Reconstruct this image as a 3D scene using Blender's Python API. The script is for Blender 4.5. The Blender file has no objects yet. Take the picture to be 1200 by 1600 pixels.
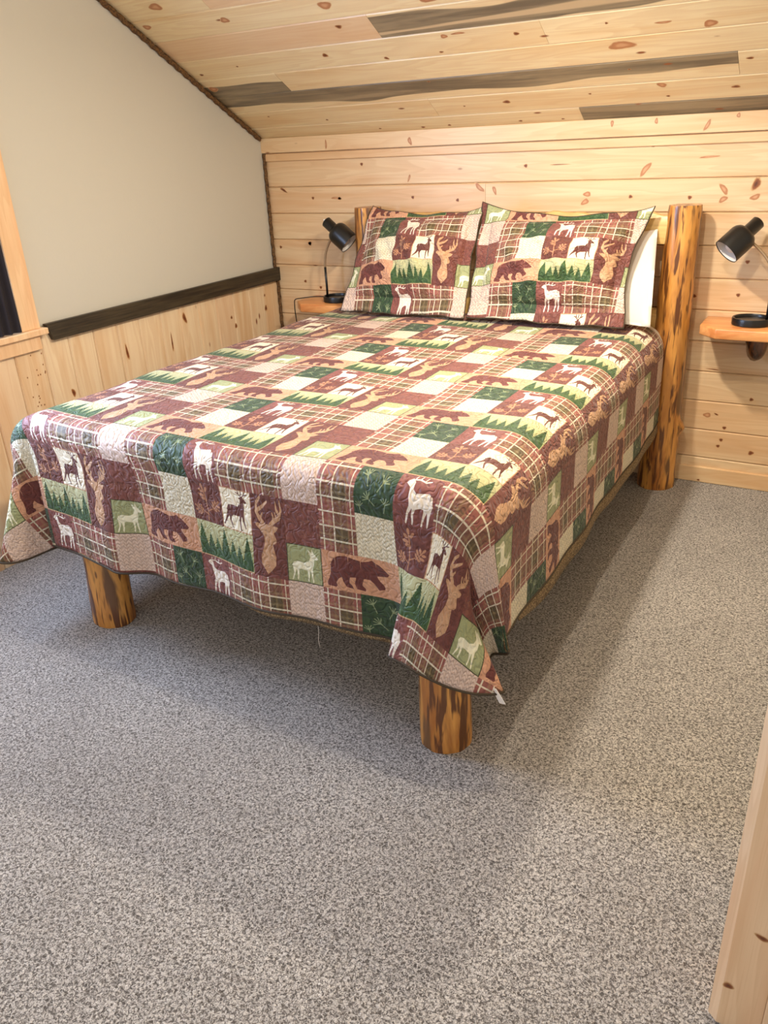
import bpy, bmesh, math, random
from mathutils import Vector, Matrix
random.seed(7)
SC = bpy.context.scene
COL = SC.collection
PI = math.pi

# ------------------------------------------------------------------ helpers
def lin(r, g, b):
    f = lambda c: (c/255/12.92) if c/255 <= .04045 else ((c/255+.055)/1.055)**2.4
    return (f(r), f(g), f(b), 1.0)

def sstep(a, b, x):
    if a == b: return 1.0 if x >= b else 0.0
    t = max(0.0, min(1.0, (x-a)/(b-a))); return t*t*(3-2*t)

def interp(pts, x):
    if x <= pts[0][0]: return pts[0][1]
    for (x0, y0), (x1, y1) in zip(pts, pts[1:]):
        if x <= x1:
            return y0+(y1-y0)*(x-x0)/(x1-x0)
    return pts[-1][1]

def mkobj(name, verts, faces, mats, parent=None, smooth=True, uvs=None, fmat=None, loc=None, attr=None):
    me = bpy.data.meshes.new(name)
    me.from_pydata([tuple(v) for v in verts], [], faces)
    if not isinstance(mats, (list, tuple)): mats = [mats]
    for m in mats: me.materials.append(m)
    if fmat is not None:
        me.polygons.foreach_set('material_index', fmat)
    me.polygons.foreach_set('use_smooth', [smooth]*len(me.polygons))
    if uvs is not None:
        ul = me.uv_layers.new(name='UVMap')
        flat = []
        for l in me.loops: flat.extend(uvs[l.vertex_index])
        ul.data.foreach_set('uv', flat)
    if attr is not None:      # per-vertex colour: what each board is made of
        ca = me.color_attributes.new('board', 'FLOAT_COLOR', 'POINT')
        flat = []
        for a in attr: flat.extend(a)
        ca.data.foreach_set('color', flat)
    me.update()
    o = bpy.data.objects.new(name, me)
    COL.objects.link(o)
    if parent is not None: o.parent = parent
    if loc is not None: o.location = loc
    return o

def empty(name, loc=(0, 0, 0)):
    o = bpy.data.objects.new(name, None)
    o.empty_display_size = .1
    COL.objects.link(o); o.location = loc
    return o

def tag(o, label=None, cat=None, group=None, kind=None):
    if label: o['label'] = label
    if cat: o['category'] = cat
    if group: o['group'] = group
    if kind: o['kind'] = kind
    return o

class MB:
    """collects shapes for one mesh"""
    def __init__(s): s.v = []; s.f = []; s.a = []; s.m = []; s.uv = []
    def add(s, vs, fs, attr=(0, 0, 0, 1), mat=0, uvs=None):
        o = len(s.v)
        s.v += [Vector(p) for p in vs]
        s.f += [tuple(i+o for i in f) for f in fs]
        s.a += [attr]*len(vs)
        s.m += [mat]*len(fs)
        s.uv += (uvs if uvs else [(0, 0)]*len(vs))
    def box(s, a, b, bev=0.0, attr=(0, 0, 0, 1), mat=0):
        x0, y0, z0 = a; x1, y1, z1 = b
        if bev <= 0:
            vs = [(x0,y0,z0),(x1,y0,z0),(x1,y1,z0),(x0,y1,z0),(x0,y0,z1),(x1,y0,z1),(x1,y1,z1),(x0,y1,z1)]
            s.add(vs, [(0,3,2,1),(4,5,6,7),(0,1,5,4),(1,2,6,5),(2,3,7,6),(3,0,4,7)], attr, mat)
            return
        bm = bmesh.new()
        bmesh.ops.create_cube(bm, size=1)
        for v in bm.verts:
            v.co = Vector((x0 if v.co.x < 0 else x1, y0 if v.co.y < 0 else y1, z0 if v.co.z < 0 else z1))
        bmesh.ops.bevel(bm, geom=bm.edges[:], offset=bev, segments=2, affect='EDGES', profile=.5)
        bm.verts.index_update()
        s.add([v.co.copy() for v in bm.verts], [tuple(v.index for v in f.verts) for f in bm.faces], attr, mat)
        bm.free()
    def tube(s, pts, radii, n=16, cap=True, jitter=None, mat=0, closed=False):
        pts = [Vector(p) for p in pts]
        if not isinstance(radii, (list, tuple)): radii = [radii]*len(pts)
        t = (pts[1]-pts[0]).normalized()
        up = Vector((0, 0, 1)) if abs(t.z) < .9 else Vector((0, 1, 0))
        u = t.cross(up).normalized(); o = len(s.v); vs = []
        N = len(pts)
        for i, p in enumerate(pts):
            a = pts[(i-1) % N] if (closed or i) else pts[0]
            b = pts[(i+1) % N] if (closed or i < N-1) else pts[-1]
            t = (b-a).normalized()
            u = (u-t*u.dot(t)).normalized(); w = t.cross(u)
            for k in range(n):
                r = radii[i]*(jitter(i, k) if jitter else 1)
                an = 2*PI*k/n
                vs.append(p+u*math.cos(an)*r+w*math.sin(an)*r)
        fs = []
        for i in range(N if closed else N-1):
            j = (i+1) % N
            for k in range(n):
                fs.append((i*n+k, i*n+(k+1) % n, j*n+(k+1) % n, j*n+k))
        if cap and not closed:
            fs.append(tuple(reversed(range(n)))); fs.append(tuple(range((N-1)*n, N*n)))
        s.add(vs, fs, mat=mat)
    def lathe(s, prof, base, axis=(0, 0, 1), n=40, mat=0):
        """prof: (radius, height) list swept round an axis"""
        ax = Vector(axis).normalized()
        u = ax.orthogonal().normalized(); w = ax.cross(u); base = Vector(base)
        vs = []
        for r, h in prof:
            for k in range(n):
                an = 2*PI*k/n
                vs.append(base+ax*h+(u*math.cos(an)+w*math.sin(an))*r)
        fs = []
        for i in range(len(prof)-1):
            for k in range(n):
                fs.append((i*n+k, i*n+(k+1) % n, (i+1)*n+(k+1) % n, (i+1)*n+k))
        s.add(vs, fs, mat=mat)
    def build(s, name, mats, parent=None, smooth=False, loc=None, sharp=None):
        o = mkobj(name, s.v, s.f, mats, parent, smooth, uvs=s.uv, fmat=s.m, loc=loc, attr=s.a)
        if sharp: o.data.set_sharp_from_angle(angle=math.radians(sharp))
        return o

# ------------------------------------------------------------------ node helper
class S:
    """a socket with arithmetic"""
    def __init__(s, g, sock): s.g = g; s.k = sock
    def _m(s, op, b=None, c=None): return s.g.math(op, s, b, c)
    def __add__(s, o): return s._m('ADD', o)
    def __radd__(s, o): return s._m('ADD', o)
    def __sub__(s, o): return s._m('SUBTRACT', o)
    def __rsub__(s, o): return s.g.math('SUBTRACT', o, s)
    def __mul__(s, o): return s._m('MULTIPLY', o)
    def __rmul__(s, o): return s._m('MULTIPLY', o)
    def __truediv__(s, o): return s._m('DIVIDE', o)
    def gt(s, o): return s._m('GREATER_THAN', o)
    def lt(s, o): return s._m('LESS_THAN', o)
    def fract(s): return s._m('FRACT')
    def floor(s): return s._m('FLOOR')
    def abs(s): return s._m('ABSOLUTE')
    def inside(s, a, b): return s.gt(a)*s.lt(b)

class G:
    def __init__(g, name):
        g.m = bpy.data.materials.new(name); g.m.use_nodes = True
        g.t = g.m.node_tree; g.t.nodes.clear()
    def n(g, typ, **kw):
        nd = g.t.nodes.new(typ)
        for k, v in kw.items(): setattr(nd, k, v)
        return nd
    def put(g, inp, v):
        if v is None: return
        if isinstance(v, S): g.t.links.new(v.k, inp)
        elif hasattr(v, 'bl_idname') or isinstance(v, bpy.types.NodeSocket): g.t.links.new(v, inp)
        else: inp.default_value = v
    def math(g, op, a, b=None, c=None):
        nd = g.n('ShaderNodeMath', operation=op)
        g.put(nd.inputs[0], a); g.put(nd.inputs[1], b)
        if c is not None: g.put(nd.inputs[2], c)
        return S(g, nd.outputs[0])
    def mix(g, f, a, b, mode='MIX'):
        nd = g.n('ShaderNodeMix', data_type='RGBA', blend_type=mode)
        g.put(nd.inputs[0], f); g.put(nd.inputs[6], a); g.put(nd.inputs[7], b)
        return S(g, nd.outputs[2])
    def smooth(g, a, b, x, lo=0., hi=1.):
        nd = g.n('ShaderNodeMapRange', interpolation_type='SMOOTHSTEP')
        g.put(nd.inputs[0], x); g.put(nd.inputs[1], a); g.put(nd.inputs[2], b)
        nd.inputs[3].default_value = lo; nd.inputs[4].default_value = hi
        return S(g, nd.outputs[0])
    def coord(g, which='Object'): return S(g, g.n('ShaderNodeTexCoord').outputs[which])
    def sep(g, v):
        nd = g.n('ShaderNodeSeparateXYZ'); g.put(nd.inputs[0], v)
        return [S(g, o) for o in nd.outputs]
    def comb(g, x=0., y=0., z=0.):
        nd = g.n('ShaderNodeCombineXYZ')
        for i, v in enumerate((x, y, z)): g.put(nd.inputs[i], v)
        return S(g, nd.outputs[0])
    def scale(g, v, s):
        nd = g.n('ShaderNodeMapping'); g.put(nd.inputs[0], v); nd.inputs[3].default_value = s
        return S(g, nd.outputs[0])
    def noise(g, v, sc, detail=2., rough=.5, dist=0., out=0):
        nd = g.n('ShaderNodeTexNoise'); g.put(nd.inputs['Vector'], v)
        nd.inputs['Scale'].default_value = sc; nd.inputs['Detail'].default_value = detail
        nd.inputs['Roughness'].default_value = rough; nd.inputs['Distortion'].default_value = dist
        return S(g, nd.outputs[out])
    def vor(g, v, sc, out='Distance', feature='F1', rnd=1.):
        nd = g.n('ShaderNodeTexVoronoi', feature=feature); g.put(nd.inputs['Vector'], v)
        nd.inputs['Scale'].default_value = sc; nd.inputs['Randomness'].default_value = rnd
        return S(g, nd.outputs[out])
    def attr(g, name): return g.n('ShaderNodeAttribute', attribute_name=name)
    def out(g, color, rough=.5, bump=None, bstr=.3, bdist=.002, **kw):
        p = g.n('ShaderNodeBsdfPrincipled')
        g.put(p.inputs['Base Color'], color); g.put(p.inputs['Roughness'], rough)
        for k, v in kw.items(): g.put(p.inputs[k.replace('_', ' ')], v)
        if bump is not None:
            b = g.n('ShaderNodeBump'); b.inputs['Strength'].default_value = bstr
            b.inputs['Distance'].default_value = bdist
            g.put(b.inputs['Height'], bump); g.t.links.new(b.outputs[0], p.inputs['Normal'])
        o = g.n('ShaderNodeOutputMaterial'); g.t.links.new(p.outputs[0], o.inputs[0])
        return g.m

def flat(name, c, rough=.5, nz=.0, **kw):
    g = G(name); co = g.coord()
    n = g.noise(co, 40., 3.)
    col = g.mix(n*nz, c, (c[0]*.5, c[1]*.5, c[2]*.5, 1)) if nz else c
    return g.out(col, rough, bump=g.noise(co, 300., 2.), bstr=.08, bdist=.001, **kw)

# ---- pine boards.  board attribute: r = tone, g/b = extent of the blue-stained sapwood across the board, a = 1
def pine(name, axis, light=(240, 216, 178), warm=(230, 192, 146), dark=(204, 156, 104)):
    g = G(name); co = g.coord()
    at = g.attr('board'); r, gg, bb = g.sep(S(g, at.outputs['Color']))
    uv = g.sep(g.coord('UV'))
    sc = {'x': (1.0, 12., 12.), 'z': (12., 12., 1.0), 'y': (12., 1., 12.)}[axis]
    st = g.scale(co, sc)
    off = g.comb(r*37., r*91., r*53.)
    add = g.n('ShaderNodeVectorMath', operation='ADD'); g.put(add.inputs[0], st); g.put(add.inputs[1], off)
    v = S(g, add.outputs[0])
    broad = g.noise(v, .9, 3., .55, .6)
    rings = (g.noise(v, 1.1, 2., .45, .3)*9.).fract()
    rings = g.smooth(.0, .9, rings)*g.smooth(1., .86, rings)
    fine = g.noise(g.scale(v, (1., 6., 6.) if axis == 'x' else (6., 6., 1.)), 5., 3., .6)
    base = g.mix(g.smooth(.42, .72, broad), lin(*light), lin(*warm))
    base = g.mix(rings*.22, base, lin(*dark))
    base = g.mix(g.smooth(.45, .8, fine)*.22, base, lin(*dark))
    tone = g.mix(g.smooth(.55, 1., r)*(1.-g.smooth(.985, .988, r))*.55, base, lin(222, 178, 140))
    # blue stain
    wob = g.noise(g.scale(co, (1.0, .1, .1) if axis == 'x' else (.1, .1, 1.6)), 2.0, 1.2, .4)
    w = uv[1]+(wob-.5)*.85
    lo = gg; hi = bb
    m = g.smooth(0., .05, w-lo)*g.smooth(0., .05, hi-w)
    m = m*g.smooth(.01, .05, (bb-gg))
    stc = g.mix(g.smooth(.3, .7, g.noise(v, 2.2, 4., .6, .5)), lin(158, 142, 112), lin(108, 97, 78))
    stc = g.mix(g.smooth(.54, .64, g.noise(g.scale(v, (.5, .8, .8)), 1.6, 2., .4, .8))*g.smooth(.85, .97, r), stc, lin(206, 182, 142))
    col = g.mix(m, tone, stc)
    # small pin knots
    kv = g.scale(co, {'x': (3.6, 9., 9.), 'z': (9., 9., 3.6), 'y': (9., 3.6, 9.)}[axis])
    kd = g.vor(kv, 1., rnd=1.)
    col = g.mix(g.smooth(.085, .035, kd), col, lin(140, 78, 38))
    return g.out(col, .42, bump=fine, bstr=.10, bdist=.001, Coat_Weight=.12, Coat_Roughness=.25)

def knotmat():
    g = G('pine knot'); uv = g.sep(g.coord('UV')); co = g.coord()
    n = g.noise(co, 60., 3.)
    r = uv[0]+(n-.5)*.35
    c = g.mix(g.smooth(.2, .62, r), lin(204, 156, 114), lin(182, 124, 82))
    c = g.mix(g.smooth(.62, .80, r), c, lin(174, 122, 82))
    c = g.mix(g.smooth(.80, 1.02, r), c, lin(222, 182, 134))
    return g.out(c, .45)

def knotdark():
    g = G('dark pine knot'); uv = g.sep(g.coord('UV')); co = g.coord()
    n = g.noise(co, 80., 3.)
    r = uv[0]+(n-.5)*.5
    c = g.mix(g.smooth(.1, .6, r), lin(96, 52, 28), lin(140, 82, 44))
    c = g.mix(g.smooth(.62, 1.02, r), c, lin(212, 170, 118))
    return g.out(c, .45)

def logmat():
    g = G('peeled log'); co = g.coord()
    v = g.scale(co, (14., 14., 2.2))
    a = g.noise(v, 1., 4., .6, .6); b = g.noise(g.scale(co, (30., 30., 3.)), 1.3, 3., .6, .4)
    c = g.mix(g.smooth(.35, .65, a), lin(220, 158, 76), lin(164, 100, 38))
    c = g.mix(g.smooth(.50, .58, b), c, lin(100, 58, 24))
    c = g.mix(g.smooth(.56, .66, g.noise(g.scale(co, (9., 9., 2.)), 1.7, 3., .5)), c, lin(112, 76, 40))
    bits = g.vor(g.scale(co, (26., 26., 8.)), 1.)
    c = g.mix(g.smooth(.16, .08, bits)*.8, c, lin(96, 56, 24))
    return g.out(c, .38, bump=a+b, bstr=.35, bdist=.006, Coat_Weight=.35, Coat_Roughness=.2)

def carpetmat():
    g = G('carpet'); co = g.coord()
    n1 = g.noise(co, 330., 3., .7); n2 = g.noise(co, 165., 3., .75, 1.0); big = g.noise(co, 2.3, 3., .55)
    c = g.mix(g.smooth(.41, .59, n2), lin(52, 46, 40), lin(246, 240, 230))
    c = g.mix(g.smooth(.35, .6, n1)*.5, c, lin(132, 122, 112))
    c = g.mix(g.smooth(.35, .65, big)*.16, c, lin(96, 88, 80))
    return g.out(c, .95, bump=n2+n1*.5, bstr=.9, bdist=.008, Sheen_Weight=.25, Specular_IOR_Level=.1)

def paintmat():
    g = G('beige wall paint'); co = g.coord()
    c = g.mix(g.noise(co, 1.2, 3.)*.3, lin(202, 199, 186), lin(196, 193, 180))
    return g.out(c, .6, bump=g.noise(co, 90., 3.), bstr=.12, bdist=.002)

def darkwood():
    g = G('dark stained wood'); co = g.coord()
    n = g.noise(g.scale(co, (30., 1.5, 30.)), 2., 4., .65)
    c = g.mix(g.smooth(.35, .65, n), lin(70, 60, 42), lin(40, 33, 23))
    return g.out(c, .5, bump=n, bstr=.3, bdist=.002)

def ropemat():
    g = G('brown rope'); co = g.coord()
    n = g.noise(co, 120., 4., .7)
    c = g.mix(g.smooth(.35, .65, n), lin(128, 92, 50), lin(58, 38, 20))
    return g.out(c, .8, bump=n, bstr=.5, bdist=.003)

def shelfmat():
    g = G('orange stained pine'); co = g.coord()
    n = g.noise(g.scale(co, (2., 14., 14.)), 2., 4., .55, .8)
    c = g.mix(g.smooth(.35, .7, n), lin(232, 166, 100), lin(206, 126, 66))
    return g.out(c, .35, bump=n, bstr=.06, bdist=.001, Coat_Weight=.4, Coat_Roughness=.2)

def bracketmat():
    g = G('dark varnished branch'); co = g.coord()
    n = g.noise(g.scale(co, (14., 14., 5.)), 2., 4., .6, .5)
    c = g.mix(g.smooth(.35, .65, n), lin(112, 62, 26), lin(44, 22, 10))
    return g.out(c, .25, bump=n, bstr=.3, bdist=.004, Coat_Weight=.6)

# ------------------------------------------------------------------ printed quilt fabric
def stroke(pts, w):
    """a thick line as a list of convex polygons"""
    out = []
    ws = w if isinstance(w, (list, tuple)) else [w]*len(pts)
    for (a, b, wa, wb) in zip(pts, pts[1:], ws, ws[1:]):
        dx, dy = b[0]-a[0], b[1]-a[1]; L = math.hypot(dx, dy) or 1e-6
        nx, ny = -dy/L, dx/L
        out.append([(a[0]+nx*wa, a[1]+ny*wa), (b[0]+nx*wb, b[1]+ny*wb), (b[0]-nx*wb, b[1]-ny*wb), (a[0]-nx*wa, a[1]-ny*wa)])
    for p, r in zip(pts, ws):
        out.append([(p[0]+r*math.cos(k*PI/4), p[1]+r*math.sin(k*PI/4)) for k in range(8)])
    return out

def ell(cx, cy, rx, ry, rot=0, n=14):
    c, s = math.cos(rot), math.sin(rot)
    return [(cx+rx*math.cos(a)*c-ry*math.sin(a)*s, cy+rx*math.cos(a)*s+ry*math.sin(a)*c) for a in (2*PI*k/n for k in range(n))]

def tracks(polys, n):
    """scan-convert outlines into runs lo(x)..hi(x)"""
    cols = []
    for i in range(n):
        x = (i+.5)/n+1e-5; iv = []
        for p in polys:
            ys = []
            for a, b in zip(p, p[1:]+p[:1]):
                if (a[0] > x) != (b[0] > x):
                    ys.append(a[1]+(b[1]-a[1])*(x-a[0])/(b[0]-a[0]))
            ys.sort()
            iv += [(max(.004, ys[k]), min(.996, ys[k+1])) for k in range(0, len(ys)-1, 2)]
        iv.sort(); m = []
        for a, b in iv:
            if b <= a: continue
            if m and a <= m[-1][1]+.004: m[-1] = (m[-1][0], max(m[-1][1], b))
            else: m.append((a, b))
        cols.append([q for q in m if q[1]-q[0] > .004])
    tr = []           # each: list of intervals or None
    for i, m in enumerate(cols):
        free = list(range(len(tr))); got = {}
        for q in m:
            best = None; bo = 0
            for k in free:
                l = tr[k][i-1] if i else None
                if l:
                    o = min(l[1], q[1])-max(l[0], q[0])
                    if best is None and o > -.02 or o > bo: best = k; bo = o
            if best is not None: free.remove(best); got[best] = q
            else: got[('new', len(got))] = q
        for key in [k for k in got if isinstance(k, tuple)]:
            q = got.pop(key)
            k = next((k for k in free if k not in got and (i < 2 or (tr[k][i-1] is None and tr[k][i-2] is None))), None)
            if k is None:
                tr.append([None]*i); k = len(tr)-1
            else: free.remove(k)
            got[k] = q
        for k in range(len(tr)):
            tr[k].append(got.get(k))
    for t in tr:      # absent stretches collapse to a point next to the nearest run
        idx = [i for i, q in enumerate(t) if q]
        for i in range(n):
            if t[i] is None:
                j = min(idx, key=lambda j: abs(j-i)); q = t[j] if isinstance(t[j], tuple) else (0, 0)
                mid = (q[0]+q[1])/2; t[i] = (mid, mid)
        # keep order stable
    return tr

def curve(g, x, vals):
    nd = g.n('ShaderNodeFloatCurve'); g.put(nd.inputs['Value'], x)
    mp = nd.mapping; c = mp.curves[0]; n = len(vals)
    pts = [((i+.5)/n, v) for i, v in enumerate(vals)]
    # drop collinear points
    keep = [pts[0]]
    for a, b, d in zip(pts, pts[1:], pts[2:]):
        e = keep[-1][1]+(d[1]-keep[-1][1])*(b[0]-keep[-1][0])/(d[0]-keep[-1][0])
        if abs(e-b[1]) > .0015: keep.append(b)
    keep.append(pts[-1])
    c.points[0].location = (0., keep[0][1]); c.points[1].location = (1., keep[-1][1])
    for p in keep: c.points.new(*p)
    for p in c.points: p.handle_type = 'VECTOR'
    mp.update()
    return S(g, nd.outputs[0])

def shape_mask(g, polys, x, y, n=96, maxt=6):
    tr = tracks(polys, n)
    tr.sort(key=lambda t: -sum(b-a for a, b in t))
    acc = None
    for t in tr[:maxt]:
        m = y.gt(curve(g, x, [q[0] for q in t]))
        m = m*y.lt(curve(g, x, [q[1] for q in t]))
        acc = m if acc is None else g.math('MAXIMUM', acc, m)
    return acc

BEAR = [[(.85,.66),(.80,.76),(.74,.86),(.69,.90),(.66,.95),(.62,.90),(.54,.86),(.44,.90),(.33,.94),(.24,.91),(.17,.83),(.12,.66),(.125,.48),(.10,.30),(.07,.19),(.07,.09),(.19,.075),(.205,.13),(.19,.20),(.23,.32),(.275,.38),(.28,.28),(.33,.13),(.42,.11),(.41,.18),(.365,.26),(.38,.40),(.46,.42),(.445,.28),(.455,.12),(.56,.09),(.56,.17),(.525,.24),(.55,.42),(.62,.42),(.67,.32),(.71,.18),(.78,.23),(.78,.33),(.73,.44),(.70,.55),(.78,.585),(.83,.60)]]
def tree_profile():
    out = []
    T = [(.085, .97, .095), (.225, .74, .085), (.345, .68, .08), (.49, .98, .10), (.635, .76, .085), (.755, .68, .08), (.905, .97, .10)]
    for i in range(192):
        x = (i+.5)/192; h = .25+.02*math.sin(x*40)
        for c, H, w in T:
            d = abs(x-c)/w
            if d < 1.0:
                h = max(h, .12+(H-.12)*(1-d)**.85)
        if x < .012 or x > .988: h = 0
        out.append(min(h, .985))
    return out
DEER = [[(.24,.60),(.40,.62),(.56,.60),(.64,.70),(.66,.78),(.60,.80),(.65,.83),(.72,.86),(.80,.80),(.86,.74),(.83,.71),(.76,.72),(.77,.60),(.76,.46),(.70,.38),(.55,.37),(.40,.38),(.33,.33),(.22,.36),(.18,.50)]]
DEER += stroke([(.24,.42),(.17,.28),(.06,.10)], [.05,.03,.014])+stroke([(.30,.40),(.29,.26),(.36,.07)], [.045,.025,.014])
DEER += stroke([(.64,.42),(.62,.26),(.63,.07),(.66,.05)], [.04,.022,.014,.016])+stroke([(.71,.44),(.74,.28),(.80,.12)], [.04,.022,.014])
DEER += stroke([(.70,.84),(.63,.90),(.62,.97)], .013)+stroke([(.63,.91),(.54,.93)], .012)+stroke([(.72,.85),(.80,.90),(.82,.98)], .013)+stroke([(.79,.89),(.88,.92)], .012)+stroke([(.70,.88),(.71,.98)], .012)
ELK = [[(.20,.80),(.22,.84),(.30,.90),(.38,.84),(.40,.72),(.50,.66),(.66,.68),(.80,.70),(.90,.64),(.93,.52),(.90,.42),(.82,.38),(.66,.40),(.54,.36),(.44,.38),(.38,.46),(.34,.60),(.31,.74)]]
ELK += stroke([(.44,.44),(.36,.26),(.33,.05)], [.05,.028,.018])+stroke([(.52,.42),(.48,.24),(.49,.05)], [.045,.024,.018])
ELK += stroke([(.82,.46),(.76,.26),(.72,.05)], [.06,.028,.018])+stroke([(.90,.48),(.87,.26),(.86,.05)], [.045,.026,.018])
ELK += stroke([(.34,.88),(.46,.90),(.62,.86),(.72,.90)], .014)+stroke([(.46,.90),(.48,.98)], .012)+stroke([(.58,.87),(.62,.96)], .012)+stroke([(.34,.88),(.36,.97)], .012)
DOE = [[(.18,.52),(.30,.56),(.50,.54),(.62,.60),(.68,.72),(.64,.80),(.60,.90),(.66,.86),(.70,.84),(.72,.95),(.76,.84),(.84,.76),(.90,.70),(.86,.66),(.78,.67),(.76,.52),(.70,.40),(.58,.34),(.40,.36),(.28,.32),(.18,.34),(.14,.44)]]
DOE += stroke([(.20,.40),(.20,.24),(.14,.06)], [.045,.022,.016])+stroke([(.28,.40),(.30,.22),(.28,.06)], [.045,.022,.016])
DOE += stroke([(.60,.40),(.60,.22),(.58,.05)], [.04,.02,.016])+stroke([(.68,.42),(.70,.22),(.72,.05)], [.04,.02,.016])
# stag bust, tall tile, given as (x, y) and scanned along y
STAG = [[(.44,.04),(.36,.10),(.27,.16),(.26,.26),(.33,.34),(.38,.42),(.38,.50),(.33,.54),(.22,.59),(.13,.62),(.11,.66),(.22,.66),(.34,.64),(.42,.66),(.52,.66),(.60,.65),(.70,.66),(.80,.64),(.74,.59),(.66,.56),(.72,.50),(.74,.46),(.69,.43),(.62,.42),(.66,.34),(.70,.26),(.68,.16),(.56,.09)]]
STAG += stroke([(.38,.65),(.24,.72),(.14,.80),(.18,.90),(.30,.97)], [.035,.035,.032,.028,.02])
STAG += stroke([(.16,.80),(.34,.86),(.50,.93)], [.028,.024,.014])+stroke([(.26,.71),(.34,.78)], [.028,.016])
STAG += stroke([(.56,.65),(.68,.71),(.84,.76),(.90,.85),(.88,.96)], [.035,.034,.032,.026,.014])
STAG += stroke([(.86,.77),(.76,.86),(.76,.94)], [.028,.024,.014])+stroke([(.68,.71),(.64,.80)], [.028,.016])+stroke([(.76,.74),(.72,.81)], [.024,.014])
def leaf(cx, cy, s, rot):
    out = []
    c, sn = math.cos(rot), math.sin(rot)
    f = lambda x, y: (cx+s*(x*c-y*sn), cy+s*(x*sn+y*c))
    out += stroke([f(0, -.5), f(0, .8)], .08*s)
    for (x, y, a, rx) in ((.35,.5,.7,.30),(-.35,.5,2.4,.30),(.45,.1,.4,.36),(-.45,.1,2.75,.36),(.32,-.25,.2,.26),(-.32,-.25,2.9,.26),(0,.85,PI/2,.28)):
        px, py = f(x, y); out.append(ell(px, py, rx*s, .15*s, a+rot, 10))
    return out
LEAF = leaf(.45, .66, .26, .25)+leaf(.24, .26, .19, 1.0)+leaf(.76, .42, .20, -.7)+stroke([(.48,.05),(.50,.30),(.46,.55)], .016)+stroke([(.50,.2),(.36,.25)], .014)+stroke([(.5,.28),(.66,.36)], .014)
def sprigs():
    out = []
    for (cx, cy, rot, s) in ((.25,.78,.4,.15),(.68,.70,-.5,.15),(.38,.36,.9,.15),(.80,.30,-.2,.14),(.14,.16,.2,.12)):
        for k in range(-2, 3):
            a = rot+PI/2+k*.5
            out += stroke([(cx, cy), (cx+s*math.cos(a), cy+s*math.sin(a))], .010)
        out += stroke([(cx, cy), (cx-s*1.3*math.cos(rot+PI/2), cy-s*1.3*math.sin(rot+PI/2))], .010)
    return out

R2, R1 = .31, .65      # row limits inside one repeat: row2 0-.31, row1 .31-.65, row0 .65-1

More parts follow.
